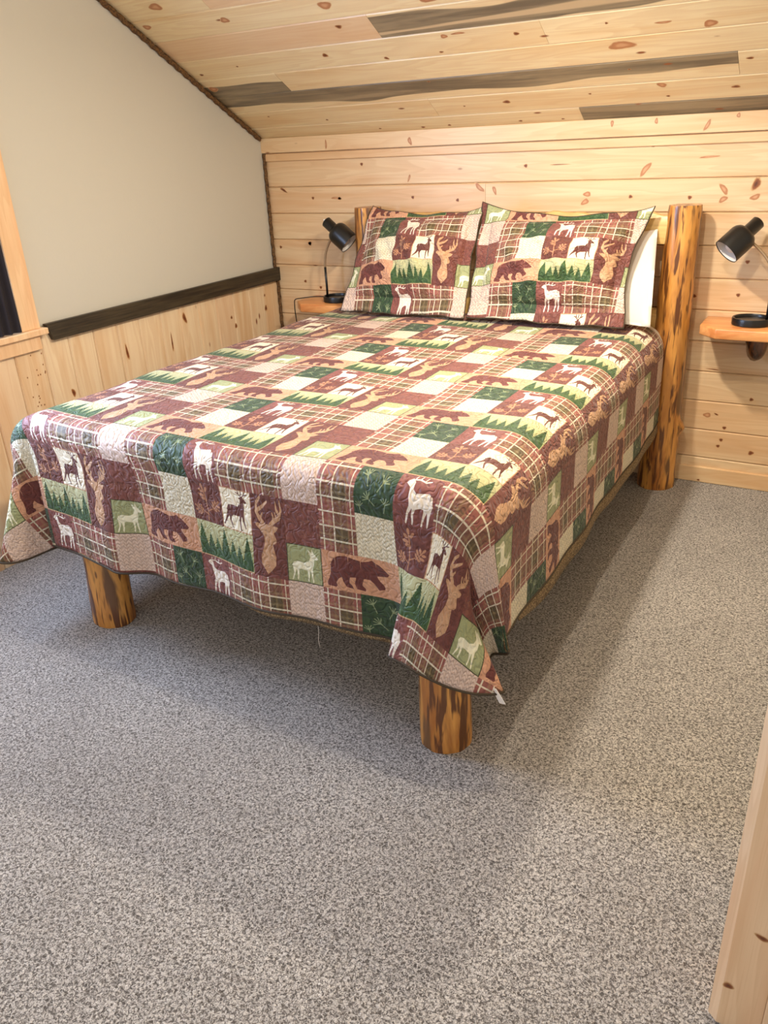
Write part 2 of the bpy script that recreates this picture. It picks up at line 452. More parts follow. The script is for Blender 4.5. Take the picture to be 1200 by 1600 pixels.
def quiltmat(name='patchwork print'):
    g = G(name)
    u, v, _ = g.sep(g.coord('UV'))
    cu = (u/6.).fract()*6.
    fv = v.fract()
    inr0 = fv.gt(R1); inr1 = fv.gt(R2)*(1.-inr0); inr2 = 1.-fv.gt(R2)
    co = g.coord()
    mot = g.noise(co, 60., 4., .65)
    brown = g.mix(g.smooth(.35, .65, mot), lin(134, 78, 68), lin(114, 64, 56))
    maroon = g.mix(g.smooth(.35, .65, mot), lin(114, 64, 54), lin(96, 52, 43))
    # plaid (absolute coordinates so it runs over the whole patch)
    px = (cu*1.0).fract(); py = (fv*3.).fract()
    def bandmask(t, lst):
        acc = None
        for c, w in lst:
            m = (t-c).abs().lt(w)
            acc = m if acc is None else g.math('MAXIMUM', acc, m)
        return acc
    grX = bandmask(px, [(.62, .17)]); grY = bandmask(py, [(.32, .17)])
    tnX = bandmask(px, [(.30, .03), (.80, .02), (.62, .03)]); tnY = bandmask(py, [(.62, .03), (.10, .02), (.32, .03)])
    plaid = g.mix((grX+grY)*.42, lin(144, 86, 74), lin(72, 70, 38))
    plaid = g.mix((tnX+tnY)*.25, plaid, lin(160, 140, 96))
    whX = bandmask(px, [(.12, .019), (.42, .017), (.90, .012)]); whY = bandmask(py, [(.20, .020), (.52, .020), (.86, .018)])
    plaid = g.mix(g.math('MAXIMUM', whX, whY)*.78, plaid, lin(228, 220, 190))
    col = plaid
    # knits
    kx = (cu*7.).fract(); ky = ((fv*30.)+(kx-.5).abs()*1.6).fract()
    kn = g.math('MAXIMUM', (ky-.5).abs().lt(.17), (kx-.0).abs().lt(.10))
    knit_p = g.mix(kn*.55, lin(214, 190, 172), lin(160, 128, 108))
    knit_c = g.mix(kn*.50, lin(226, 216, 188), lin(140, 128, 90))
    c3 = cu.gt(3.)*cu.lt(4.); c5 = cu.gt(5.)
    col = g.mix(c3*inr0, col, knit_p)
    col = g.mix(c5*inr1, col, knit_c)
    # pine cone patch
    cone = g.mix(g.smooth(.5, .62, g.noise(co, 90., 4., .7))*.5, maroon, lin(160, 112, 80))
    col = g.mix(c3*inr1, col, g.mix(.5, cone, brown))
    # green sprig patch
    lx = cu-5.; ly = (fv-R1)/(1-R1)
    m5 = c5*inr0
    gr = g.mix(g.smooth(.35, .65, mot), lin(54, 78, 46), lin(38, 58, 36))
    sp = shape_mask(g, sprigs(), lx, ly, 80, 7)
    gr = g.mix(sp*.75, gr, lin(148, 160, 118))
    col = g.mix(m5, col, gr)
    # elk
    c0 = cu.lt(1.)
    e = shape_mask(g, ELK, cu, ly, 96, 5)
    col = g.mix(c0*inr0, col, g.mix(e, brown, lin(232, 220, 200)))
    # leaves
    l1 = (fv-R2)/(R1-R2)
    e = shape_mask(g, LEAF, cu, l1, 90, 5)
    col = g.mix(c0*inr1, col, g.mix(e*.75, maroon, lin(196, 142, 104)))
    # deer
    c1 = cu.gt(1.)*cu.lt(2.)
    e = shape_mask(g, DEER, cu-1., l1, 96, 5)
    d = g.mix(e, lin(234, 222, 192), lin(98, 52, 42))
    fr = g.math('MAXIMUM', (cu-1.5).abs().gt(.475), (l1-.5).abs().gt(.475))
    col = g.mix(c1*inr1, col, g.mix(fr, d, lin(186, 140, 104)))
    # trees
    c01 = cu.lt(2.); l2 = fv/R2
    tp = curve(g, cu*.5, tree_profile())
    saw = ((l2*13.+(cu*3.).floor()*.37).fract())*.11*(1.-l2*.3)
    e = (l2+saw).lt(tp)*l2.gt(.03)
    grn = g.mix(g.smooth(.35, .65, g.noise(co, 45., 3., .6)), lin(60, 88, 44), lin(44, 70, 36))
    t = g.mix(g.smooth(.1, .9, l2), lin(150, 152, 98), lin(184, 182, 136))
    t = g.mix(e, t, grn)
    t = g.mix(g.math('MAXIMUM', cu.lt(.04), l2.lt(.03)), t, lin(196, 160, 118))
    col = g.mix(c01*inr2, col, t)
    # stag (two rows tall)
    c2 = cu.gt(2.)*cu.lt(3.)
    inS = fv.lt(R1); ls = fv/R1
    e = shape_mask(g, [[(y, x) for x, y in p] for p in STAG], ls, cu-2., 128, 7)
    s = g.mix(e, maroon, g.mix(g.smooth(.4, .6, mot), lin(198, 156, 118), lin(182, 138, 102)))
    col = g.mix(c2*inS, col, s)
    # doe
    e = shape_mask(g, DOE, cu-3., l2, 90, 5)
    s = g.mix(e, lin(154, 158, 112), lin(232, 228, 196))
    fr = g.math('MAXIMUM', (cu-3.5).abs().gt(.475), (l2-.5).abs().gt(.475))
    s = g.mix(fr, s, lin(66, 64, 36))
    col = g.mix(c3*inr2, col, s)
    # bear
    c45 = cu.gt(4.)
    e = shape_mask(g, BEAR, (cu-4.)*.5, l2, 128, 4)
    s = g.mix(g.smooth(.35, .65, mot), lin(208, 156, 122), lin(194, 142, 108))
    s = g.mix(e, s, g.mix(g.smooth(.35, .65, mot), lin(108, 56, 48), lin(94, 46, 40)))
    col = g.mix(c45*inr2, col, s)
    # quilting stitches: wandering lines pressed into the padding
    uv = g.coord('UV'); sc = g.scale(uv, (1., 3.1, 1.))
    q = (g.noise(sc, 4.2, 0., .4, 1.2)-.5).abs()
    h = g.smooth(0., .17, q)
    wr = g.noise(co, 18., 3., .6)
    return g.out(col, .58, bump=h+wr*1.2, bstr=.5, bdist=.008, Sheen_Weight=.12, Specular_IOR_Level=.35)

def backingmat():
    g = G('khaki pebble backing'); co = g.coord()
    d = g.vor(co, 190.)
    c = g.mix(g.smooth(.2, .6, d), lin(176, 150, 108), lin(104, 84, 56))
    return g.out(c, .8, bump=d, bstr=.3, bdist=.002)

M = dict(
    wall=pine('pine wall planks', 'x', light=(230, 202, 160), warm=(222, 182, 136), dark=(192, 144, 96)),
    ceil=pine('pine ceiling boards', 'x', light=(238, 220, 176), warm=(230, 202, 152)),
    wains=pine('pine wainscot', 'z', light=(238, 216, 180), warm=(226, 190, 146)),
    trimx=pine('pine trim board', 'x', light=(230, 200, 156), warm=(222, 180, 132)),
    trimz=pine('pine upright trim board', 'z', light=(238, 204, 162), warm=(228, 180, 134)),
    knot=knotmat(), knotd=knotdark(), log=logmat(), carpet=carpetmat(), paint=paintmat(), dark=darkwood(),
    rope=ropemat(), shelf=shelfmat(), bracket=bracketmat(), quilt=quiltmat(), back=backingmat(),
    white=flat('white cotton', lin(236, 228, 214), .85, .05),
    binding=flat('dark green binding', lin(64, 52, 34), .8, .3),
    brownbind=flat('brown binding', lin(120, 78, 54), .8, .3),
    black=flat('black lamp paint', lin(22, 21, 20), .32),
    chrome=flat('brushed gooseneck metal', lin(176, 152, 122), .35, Metallic=.6),
    inner=flat('white lamp liner', lin(226, 220, 212), .5),
    curtain=flat('dark navy curtain', lin(34, 28, 34), .9, .3),
    plastic=flat('white plastic', lin(245, 240, 232), .4),
    rail=pine('pale log rail', 'x', light=(226, 190, 120), warm=(206, 160, 84), dark=(150, 100, 44)),
)
g = G('window glass'); p = g.n('ShaderNodeBsdfGlass'); p.inputs['Roughness'].default_value = 0.
o = g.n('ShaderNodeOutputMaterial'); g.t.links.new(p.outputs[0], o.inputs[0]); M['glass'] = g.m

# ------------------------------------------------------------------ camera (solved from the room's own lines)
Rm = [[0.87093382, 0.16978324, -0.46113765], [0.48933726, -0.38555201, 0.78223954], [-0.04498139, -0.9069307, -0.41887155]]
CAM = Vector((2.9018686, -3.82424905, 1.55))
cd = bpy.data.cameras.new('camera'); cam = bpy.data.objects.new('camera', cd); COL.objects.link(cam)
cd.sensor_fit = 'VERTICAL'; cd.sensor_height = 32; cd.lens = 1245.864*32/1600; cd.clip_start = .02
mw = Matrix.Identity(4)
for i in range(3):
    mw[i][0] = Rm[i][0]; mw[i][1] = -Rm[i][1]; mw[i][2] = -Rm[i][2]; mw[i][3] = CAM[i]
cam.matrix_world = mw
SC.camera = cam

# ------------------------------------------------------------------ room shell
SL = .55
XR = 3.9           # right end of the room
YF = -5.2          # how far the room runs behind the camera
def board(mb, O, ld, wd, nd, l0, l1, w0, w1, th=.018, ch=.004, tone=None, stain=(0, 0)):
    """one board: long axis ld, width axis wd, face normal nd, chamfered long edges"""
    O = Vector(O); ld = Vector(ld); wd = Vector(wd); nd = Vector(nd)
    prof = [(w0+.0007, -th), (w0+.0007, -ch), (w0+ch, 0), (w1-ch, 0), (w1-.0007, -ch), (w1-.0007, -th)]
    e = .0006
    vs = []; uv = []
    for l in (l0+e, l1-e):
        for w, h in prof:
            vs.append(O+ld*l+wd*w+nd*h); uv.append((l, (w-w0)/(w1-w0)))
    n = 6
    fs = [(i, (i+1) % n, n+(i+1) % n, n+i) for i in range(n)]+[tuple(reversed(range(n))), tuple(range(n, 2*n))]
    t = random.random() if tone is None else tone
    mb.add(vs, fs, (t, stain[0], stain[1], 1), 0, uv)
def knot(mb, O, ld, wd, nd, l, w, rl, rw, rot=0, mat=1):
    O = Vector(O); ld = Vector(ld); wd = Vector(wd); nd = Vector(nd)
    c = O+ld*l+wd*w+nd*.0007
    vs = [c]; uv = [(0, 0)]; n = 18
    for k in range(n):
        a = 2*PI*k/n; j = 1+.12*math.sin(3*a+l*20)
        x, y = rl*math.cos(a)*j, rw*math.sin(a)*j
        vs.append(c+ld*(x*math.cos(rot)-y*math.sin(rot))+wd*(x*math.sin(rot)+y*math.cos(rot))); uv.append((1, 0))
    mb.add(vs, [(0, 1+k, 1+(k+1) % n) for k in range(n)], (0, 0, 0, 1), mat, uv)

# floor
mb = MB(); mb.box((-.1, YF, -.05), (XR+.1, .1, 0))
tag(mb.build('floor', M['carpet']), kind='structure')

# back wall planks
X, Z = (1, 0, 0), (0, 0, 1)
mb = MB()
seams = [0, .122, .260, .399, .537, .674, .814, .950, 1.087, 1.223, 1.359, 1.495, 1.62]
for i, (a, b) in enumerate(zip(seams, seams[1:])):
    st = (0, 0)
    cuts = [0, XR] if i in (0, 10, 11) else [0, [1.3, 2.9, .8, 2.2, 3.1, 1.7, 2.95, 3.2, 1.6][i % 9], XR]
    for l0, l1 in zip(cuts, cuts[1:]):
        board(mb, (0, 0, 0), X, Z, (0, -1, 0), l0, l1, a, b, ch=.0055, tone=random.random()*.7, stain=st)
WO = ((0, 0, 0), X, Z, (0, -1, 0))
for (x, z) in [(.617,1.46),(.471,1.298),(.302,1.302),(.907,1.299),(1.154,1.283),(1.5,1.428),(2.068,1.493),(1.99,1.289),(2.24,1.283),(.057,1.046),(.258,1.068),(.207,.863),(.309,.833),(2.504,1.024),(2.485,.885),(2.305,.873),(2.487,.189),(2.497,.221),(2.504,.281),(2.6,.427)]:
    knot(mb, *WO, x, z, .0095, .0085, 0, 2)
for (x, z, rl, rw, rot, m) in [(.112,1.344,.028,.007,-.5,2),(1.27,1.338,.032,.011,-.7,1),(1.347,1.325,.022,.009,-1.2,1),(2.044,1.398,.036,.012,.9,1),(1.795,1.302,.019,.011,0,1),(1.787,1.269,.021,.012,.5,1),(2.373,1.314,.028,.011,-.9,1),(2.375,1.274,.02,.011,.6,1),(2.495,1.332,.028,.016,1.2,2),(2.498,1.282,.022,.011,.4,1),(.258,1.068,.013,.012,0,1),(2.422,.334,.018,.0125,0,1),(2.462,.342,.012,.004,-.4,2),(2.632,.175,.013,.011,.4,2),(1.66,1.429,.05,.002,0,2),(2.422,.551,.03,.0025,-.05,2),(.889,1.388,.02,.006,1.2,1),(2.30,1.44,.045,.004,.05,1),(.45,1.30,.035,.006,-.05,1)]:
    knot(mb, *WO, x, z, rl, rw, rot, m)
mb.box((-.1, .018, -.05), (XR+.1, .06, 1.75))
tag(mb.build('wall_back', [M['wall'], M['knot'], M['knotd']]), kind='structure')
# grey stained patch board by the left lamp lies in the plank itself
mb = MB()
board(mb, (0, -.019, 0), X, Z, (0, -1, 0), 0, XR, 1.530, 1.605, th=.018, ch=.003, tone=.4)
for (x, z, rl, rw, rot) in [(.42,1.56,.006,.024,0),(.909,1.556,.010,.020,.4),(1.892,1.585,.007,.014,0),(2.077,1.585,.007,.012,0),(2.282,1.56,.008,.026,-.5),(2.397,1.59,.008,.010,0)]:
    knot(mb, (0, -.019, 0), X, Z, (0, -1, 0), x, z, rl, rw, rot, 1)
tag(mb.build('trim_1', [M['trimx'], M['knot']]), kind='structure')
mb = MB()
board(mb, (0, -.010, 0), X, Z, (0, -1, 0), 0, XR, 1.488, 1.529, th=.010, ch=.004, tone=.3)
tag(mb.build('trim_2', [M['trimx']]), kind='structure')
mb = MB()
board(mb, (0, -.014, 0), X, Z, (0, -1, 0), 0, XR, 0.0, .078, th=.014, ch=.003, tone=.5)
knot(mb, (0, -.014, 0), X, Z, (0, -1, 0), 2.422, .012, .007, .005, 0, 1)
tag(mb.build('baseboard_back', [M['trimx'], M['knotd']]), kind='structure')

# ceiling, boards running along x
cl = math.hypot(1, SL)
wdv = Vector((0, -1/cl, SL/cl)); ndv = Vector((0, -SL/cl, -1/cl))
CO = (0, 0, 1.60)
mb = MB()
cs = [-.03, .108]+[.108+.145*k for k in range(1, 42)]
joints = {0: [1.765], 1: [1.11], 2: [2.41], 3: [.465], 4: [1.755], 5: [1.105], 6: [], 7: [.46], 8: [1.9], 9: [.8], 10: [2.4]}
for i, (a, b) in enumerate(zip(cs, cs[1:])):
    cuts = [0]+(joints.get(i, [random.choice([.9, 1.7, 2.5, 3.1])]))+[XR]
    for j, (l0, l1) in enumerate(zip(cuts, cuts[1:])):
        st = (0, 0); t = random.random()*.55
        if i == 0 and j == 1: st = (-.6, 1.7)
        if i == 2 and j == 0: st = (.36, 1.8)
        if i == 3 and j == 0: st = (-.8, .62)
        if i == 5 and j == 1: st = (.03, .97); t = .99
        if i == 5 and j == 0: t = .9
        if i == 7 and j == 1: t = .98
        board(mb, CO, X, wdv, ndv, l0, l1, a, b, tone=t, stain=st)
CK = (CO, X, wdv, ndv)
for (l, w, rl, rw, rot, m) in [(.215,1.044,.034,.021,0,1),(.476,.914,.023,.017,0,1),(.066,.939,.022,.015,0,1),(.05,.471,.026,.02,0,1),(.073,.586,.012,.008,0,2),(.311,.618,.007,.005,0,2),(.193,.209,.007,.005,0,2),(.968,.915,.030,.022,0,1),(1.392,.875,.038,.022,0,1),(.957,.789,.016,.012,0,2),(.793,.627,.014,.013,0,2),(1.061,.566,.012,.008,-.5,2),(1.364,.66,.015,.012,0,1),(1.426,.668,.03,.006,0,1),(1.65,.628,.012,.010,0,2),(1.314,.568,.010,.006,0,2),(1.466,.19,.018,.012,0,2),(1.262,.18,.006,.005,0,2),(.508,.146,.008,.006,0,2),(.987,.030,.012,.007,0,2),(1.128,.034,.009,.007,0,2),(.755,.040,.008,.005,0,2),(1.481,.034,.010,.006,0,2),(1.174,.382,.008,.004,0,2),(1.989,.63,.006,.006,0,2),(2.333,.569,.024,.018,.3,1),(2.181,.601,.03,.006,0,1),(2.019,.498,.052,.023,0,1),(2.125,.229,.020,.014,-.5,1),(2.139,.151,.008,.006,0,2),(2.393,.183,.017,.009,0,2),(2.45,.354,.014,.007,0,2),(2.02,.348,.007,.004,0,2),(1.835,.205,.007,.005,0,2),(1.676,.030,.008,.005,0,2)]:
    knot(mb, *CK, l, w, rl, rw, rot, m)
bk = [Vector(CO)+Vector(X)*l+wdv*w-ndv*h for l in (-.1, XR+.1) for (w, h) in ((-.1, .02), (6.1, .02), (6.1, .06), (-.1, .06))]
mb.add(bk, [(0, 1, 5, 4), (1, 2, 6, 5), (2, 3, 7, 6), (3, 0, 4, 7), (3, 2, 1, 0), (4, 5, 6, 7)])
tag(mb.build('ceiling', [M['ceil'], M['knot'], M['knotd']]), kind='structure')

# left wall: painted above, planks below, with the window opening
WY0, WY1, WZ0, WZ1 = -2.85, -1.74, .92, 2.02
def wall_left_top():
    mb = MB()
    top = lambda y: 1.66-SL*y
    def slab(y0, y1, z0, z1a, z1b):
        vs = [(0, y0, z0), (0, y1, z0), (0, y1, z1b), (0, y0, z1a), (-.08, y0, z0), (-.08, y1, z0), (-.08, y1, z1b), (-.08, y0, z1a)]
        mb.add(vs, [(0, 1, 2, 3), (7, 6, 5, 4), (0, 4, 5, 1), (1, 5, 6, 2), (2, 6, 7, 3), (3, 7, 4, 0)])
    slab(WY1, .02, .86, top(WY1), top(.02))
    slab(YF, WY0, .86, top(YF), top(WY0))
    slab(WY0, WY1, WZ1, top(WY0), top(WY1))
    slab(YF, .02, -.03, .93, .93) if False else None
    return mb
wall_left_top().build('wall_left', M['paint'])['kind'] = 'structure'
mb = MB()
y = 0.0; k = 0
while y > YF:
    y1 = max(YF, y-.138)
    top = .90
    board(mb, (.012, 0, 0), Z, (0, -1, 0), (1, 0, 0), 0, top, -y, -y1, th=.012, ch=.006, tone=random.random()*.8)
    y = y1; k += 1
mb.box((-.08, YF, -.05), (0, .02, .899))
WL = ((.012, 0, 0), Z, (0, -1, 0), (1, 0, 0))
for (yy, z, rl, rw, rot) in [(-.801,.80,.03,.012,.3),(-.912,.70,.05,.005,0),(-.415,.683,.014,.010,0),(-.444,.734,.010,.008,0),(-.137,.728,.018,.012,0),(-1.209,.72,.04,.008,.1),(-.137,.80,.008,.006,0),(-1.55,.62,.02,.01,.2),(-1.80,.55,.03,.009,0)]:
    knot(mb, *WL, z, -yy, rl, rw, rot, 1)
for k in range(26):
    knot(mb, *WL, .50+random.random()*.33, 1.66+random.random()*.10, .004, .003, 0, 1)
tag(mb.build('trim_3', [M['wains'], M['knotd']]), kind='structure')
# dark chair rail with a slanted end
mb = MB()
vs = []
for x in (.0125, .034):
    vs += [(x, 0, .865), (x, -1.605, .865), (x, -1.632, .936), (x, 0, .936)]
mb.add(vs, [(0, 1, 2, 3), (7, 6, 5, 4), (0, 4, 5, 1), (1, 5, 6, 2), (2, 6, 7, 3), (3, 7, 4, 0)])
tag(mb.build('trim_4', M['dark']), kind='structure')
# twisted rope along the slope and down the corner
def rope(pts, r, name):
    mb = MB(); P = []
    for a, b in zip(pts, pts[1:]):
        a = Vector(a); b = Vector(b); n = max(2, int((b-a).length/.008))
        P += [a+(b-a)*i/n for i in range(n)]
    P.append(Vector(pts[-1]))
    mb.tube(P, r, 10, jitter=lambda i, k: 1+.28*math.cos(3*(2*PI*k/10)-i*.9))
    return tag(mb.build(name, M['rope'], smooth=True), kind='structure')
rope([(.008, -.03, 1.60), (.008, -2.6, 1.60+SL*2.57)], .0105, 'trim_5')
rope([(.010, -.012, 1.528), (.010, -.012, .93)], .0085, 'trim_6')
rope([(.020, -.010, .864), (.020, -.012, .02)], .0085, 'trim_7')

# window: casing, sill, apron, frame and pane
w = empty('window_1', (0, (WY0+WY1)/2, WZ0)); w['kind'] = 'structure'
def wpart(name, a, b, mat, bev=.002):
    mb = MB(); c = Vector(w.location)
    mb.box(Vector(a)-c, Vector(b)-c, bev, attr=(.5, 0, 0, 1)); return mb.build(name, mat, w)
wpart('casing', (.001, WY1, .925), (.022, WY1+.088, 2.11), M['trimz'])
wpart('casing', (.001, WY0-.088, .925), (.022, WY0, 2.11), M['trimz'])
wpart('casing', (.001, WY0-.088, WZ1), (.024, WY1+.088, WZ1+.09), M['trimz'])
wpart('sill', (-.06, WY0-.11, .900), (.048, WY1+.105, .925), M['trimz'], .003)
wpart('apron', (.0125, WY0-.09, .842), (.031, WY1+.070, .899), M['trimz'])
wpart('frame', (-.06, WY0, .925), (-.03, WY1, .965), M['plastic'])
wpart('frame', (-.06, WY0, WZ1-.04), (-.03, WY1, WZ1), M['plastic'])
wpart('frame', (-.06, WY1-.04, .965), (-.03, WY1, WZ1-.04), M['plastic'])
wpart('frame', (-.06, WY0, .965), (-.03, WY0+.04, WZ1-.04), M['plastic'])
wpart('pane', (-.048, WY0+.04, .965), (-.044, WY1-.04, WZ1-.04), M['glass'], 0)
# curtain
mb = MB(); n = 60; vs = []
for th in (0, .003):
    for j in range(13):
        z = .929+(2.0-.929)*j/12
        for i in range(n+1):
            yy = -1.748-.36*i/n
            vs.append((.026+th+.010*math.sin(i*.9+.6*math.sin(z*3)), yy-.0*j, z))
fs = []
for s_ in (0, 1):
    o_ = s_*13*(n+1)
    for j in range(12):
        for i in range(n):
            q = (o_+j*(n+1)+i, o_+j*(n+1)+i+1, o_+(j+1)*(n+1)+i+1, o_+(j+1)*(n+1)+i)
            fs.append(q if s_ == 0 else tuple(reversed(q)))
mb.add(vs, fs)
cur = empty('curtain', (.026, -1.93, 2.0))
for v in mb.v: v -= Vector(cur.location)
mb.build('panel', M['curtain'], cur, smooth=True)
mb = MB(); mb.tube([(0, -.95, .012), (0, .24, .012)], .007, 12)
mb.build('rod', M['black'], cur, smooth=True)
tag(cur, 'dark curtain hanging in the window at the left edge above the wooden sill', 'curtain')

# partition end with pine casing at the right edge of the frame
mb = MB(); mb.box((2.925, -2.67, 0), (XR, -2.56, 2.9)); tag(mb.build('wall_right', M['paint']), kind='structure')
mb = MB()
prof = [(2.9005, -2.675), (2.9005, -2.683), (2.9165, -2.697), (2.990, -2.697), (2.990, -2.671), (2.9252, -2.671), (2.9252, -2.55), (2.9005, -2.55)]
vs = [(x, y, z) for z in (0, 2.95) for x, y in prof]; n = len(prof)
mb.add(vs, [(i, (i+1) % n, n+(i+1) % n, n+i) for i in range(n)]+[tuple(reversed(range(n))), tuple(range(n, 2*n))], (.6, 0, 0, 1))
CT = ((0, -2.697, 0), Z, X, (0, -1, 0))
knot(mb, *CT, .11, 2.925, .008, .010, 0, 1)
knot(mb, *CT, .26, 2.962, .006, .014, .3, 1)
tag(mb.build('trim_8', [M['trimz'], M['knotd']]), kind='structure')
mb = MB(); mb.box((2.9905, -2.703, 0), (3.30, -2.6705, 2.9), .003, attr=(.2, 0, 0, 1)); tag(mb.build('trim_9', [M['trimz']]), kind='structure')
mb = MB(); mb.box((XR, -2.6, -.03), (XR+.08, .05, 3.1)); tag(mb.build('wall_east', M['paint']), kind='structure')

# ------------------------------------------------------------------ bed
def log(name, base, top, r0, r1, parent, mat, seed=0, n=36, seg=26, bumps=(), rough=.03):
    rnd = random.Random(seed)
    ph = [rnd.random()*6.28 for _ in range(8)]
    base = Vector(base); top = Vector(top); L = (top-base).length
    pts = [base+(top-base)*i/seg for i in range(seg+1)]
    rad = [r0+(r1-r0)*i/seg for i in range(seg+1)]
    rad[-1] *= .975; rad[0] *= .98
    def jit(i, k):
        a = 2*PI*k/n; t = i/seg
        v = 1+rough*math.sin(2*a+ph[0]+t*2)+rough*.6*math.sin(3*a+ph[1]-t*5)+rough*.35*math.sin(7*a+ph[2]+t*9)+rough*.3*math.sin(11*a+ph[3]+6*t)
        for (ba, bt, ra, rt, h) in bumps:
            d = ((math.atan2(math.sin(a-ba), math.cos(a-ba)))/ra)**2+((t-bt)/rt)**2
            v += h*math.exp(-d)
        return v
    mb = MB(); mb.tube(pts, rad, n, jitter=jit)
    return mb.build(name, mat, parent, smooth=True, sharp=50)
BX, BY = 1.45, -1.17
BUMP = PI
bed = empty('log_bed', (BX, BY, 0))
tag(bed, 'peeled log bed with golden knotty posts standing on the grey carpet', 'bed')
L_ = lambda x, y, z: (x-BX, y-BY, z)
log('front_leg', L_(2.112, -2.200, 0), L_(2.112, -2.195, .50), .073, .070, bed, M['log'], 3, bumps=[(-1.6, .35, .35, .12, .05)])
log('front_leg', L_(.738, -2.150, 0), L_(.744, -2.135, .50), .076, .073, bed, M['log'], 8)
log('head_post', L_(2.240, -.110, 0), L_(2.247, -.104, 1.262), .088, .068, bed, M['log'], 5, seg=60, bumps=[(BUMP, .235, .40, .022, .30), (BUMP, .17, .3, .02, .08)])
log('head_post', L_(.700, -.110, 0), L_(.703, -.104, 1.262), .088, .070, bed, M['log'], 11, seg=60)
# headboard rails: split log planks with a wavy top
def plankrail(name, x0, x1, y0, y1, z0, z1, seed):
    rnd = random.Random(seed); n = 50; vs = []; uv = []
    for i in range(n+1):
        x = x0+(x1-x0)*i/n
        wv = .008*math.sin(i*.55+seed)+.005*math.sin(i*1.3+2*seed)
        prof = [(y0, z0), (y0-.004, z0+.02), (y0-.004, z1-.03+wv), (y0+.008, z1-.004+wv), ((y0+y1)/2, z1+wv), (y1-.006, z1-.008+wv), (y1, z1-.03), (y1, z0)]
        for (yy, zz) in prof: vs.append(L_(x, yy, zz)); uv.append((x, (zz-z0)/(z1-z0)))
    m = 8; fs = []
    for i in range(n):
        for k in range(m): fs.append((i*m+k, i*m+(k+1) % m, (i+1)*m+(k+1) % m, (i+1)*m+k))
    fs += [tuple(reversed(range(m))), tuple(range(n*m, (n+1)*m))]
    mb = MB(); mb.add(vs, fs, (.55, 0, 0, 1), 0, uv)
    return mb.build(name, M['rail'], bed, smooth=True, sharp=40)
plankrail('headboard_rail', .755, 2.195, -.135, -.075, 1.108, 1.232, 2)
plankrail('headboard_rail', .765, 2.185, -.135, -.075, .700, .835, 4)
for x in (.745, 2.13):
    log('side_rail', L_(x, -2.14, .43), L_(x, -.14, .43), .045, .045, bed, M['log'], 13, n=20, seg=12)
log('foot_rail', L_(.80, -2.14, .43), L_(2.06, -2.14, .43), .045, .045, bed, M['log'], 21, n=20, seg=12)

# mattress in a white sheet
MT = .772
mat_e = empty('mattress', (1.45, -1.17, .475))
tag(mat_e, 'mattress in a white fitted sheet on the log bed, showing at the head end', 'mattress')
bm = bmesh.new(); bmesh.ops.create_cube(bm, size=1)
for v in bm.verts: v.co = Vector(((.675-1.45) if v.co.x < 0 else (2.231-1.45), (-2.185+1.17) if v.co.y < 0 else (-.145+1.17), 0 if v.co.z < 0 else MT-.475))
ye = [e_ for e_ in bm.edges if abs(e_.verts[0].co.y-e_.verts[1].co.y) > .5]
bmesh.ops.bevel(bm, geom=ye, offset=.112, segments=10, affect='EDGES', profile=.5)
ee = [e_ for e_ in bm.edges if abs(e_.verts[0].co.y-e_.verts[1].co.y) < .001]
bmesh.ops.bevel(bm, geom=ee, offset=.022, segments=4, affect='EDGES', profile=.5)
me = bpy.data.meshes.new('sheet'); bm.to_mesh(me); bm.free(); me.materials.append(M['white'])
for p_ in me.polygons: p_.use_smooth = True
o = bpy.data.objects.new('sheet', me); COL.objects.link(o); o.parent = mat_e

# ------------------------------------------------------------------ quilt
QT = .790                      # top of the quilt
XR0, RR = 2.120, .128          # right shoulder: flat until, radius
XL0, RL = .640, .150
YF0, RF = -2.190, .065
YH = -.245
AR, AL, BF = .505, .48, .500   # cloth beyond the flat top: right, left, foot
def prof(A, R, flare):
    """cloth run A past the flat edge -> (out, down)"""
    q = R*PI/2
    if A <= q: return R*math.sin(A/R), R*(1-math.cos(A/R))
    s = A-q
    return R+s*flare, R+s*math.sqrt(max(0, 1-flare*flare))
def bumpw(x, c, w): return math.exp(-((x-c)/w)**2)
def top_z(x, y):
    return QT+.004*math.sin(x*3.1+1)*math.sin(y*2.3)+.0025*math.sin(x*9+y*7)+.002*math.sin(y*13-x*4)
def uvmap(a, b):
    # a, b: cloth coordinates; on the flat top they equal x, y
    ua = a if a <= XR0 else a
    u = 8.42*(min(a, XR0)-2.006)+(10.*min(a-XR0, .204)+8.9*max(0, a-XR0-.204) if a > XR0 else 0)
    if a < XL0: u = 8.42*(a-2.006)
    B = max(0, YF0-b)
    yy = max(b, YF0)
    v = 2.484*yy+5.29+.0755*min(a, 2.2)
    v0 = v
    if B > 0:
        v = v-2.66*B+.036*sstep(0, .07, B)
        t = sstep(0, .18, B); ufr = 8.92*(a-2.000) if a <= XR0 else u+ (8.92*(XR0-2.0)-8.42*(XR0-2.006))
        u = u+(ufr-u)*t
    if a > XR0: v -= .10*sstep(0, .35, a-XR0)*-1
    return u, v
ZW = .06
def front_wave(x, s):
    """soft vertical folds of the hanging foot panel; s = cloth below the shoulder"""
    k = min(1, s/.30)
    return k*(.020*bumpw(x, .985, .05)-.012*bumpw(x, 1.10, .05)+.010*math.sin(x*9.)+.006*math.sin(x*21+1)+.014*bumpw(x, 1.62, .10))
def side_wave(y, s):
    k = min(1, s/.30)
    return k*(.005*math.sin(y*7.)+.003*math.sin(y*17+1))
def taper(y): return .018*(1-(y+2.2)/2.0)-.004   # right side a touch wider towards the foot
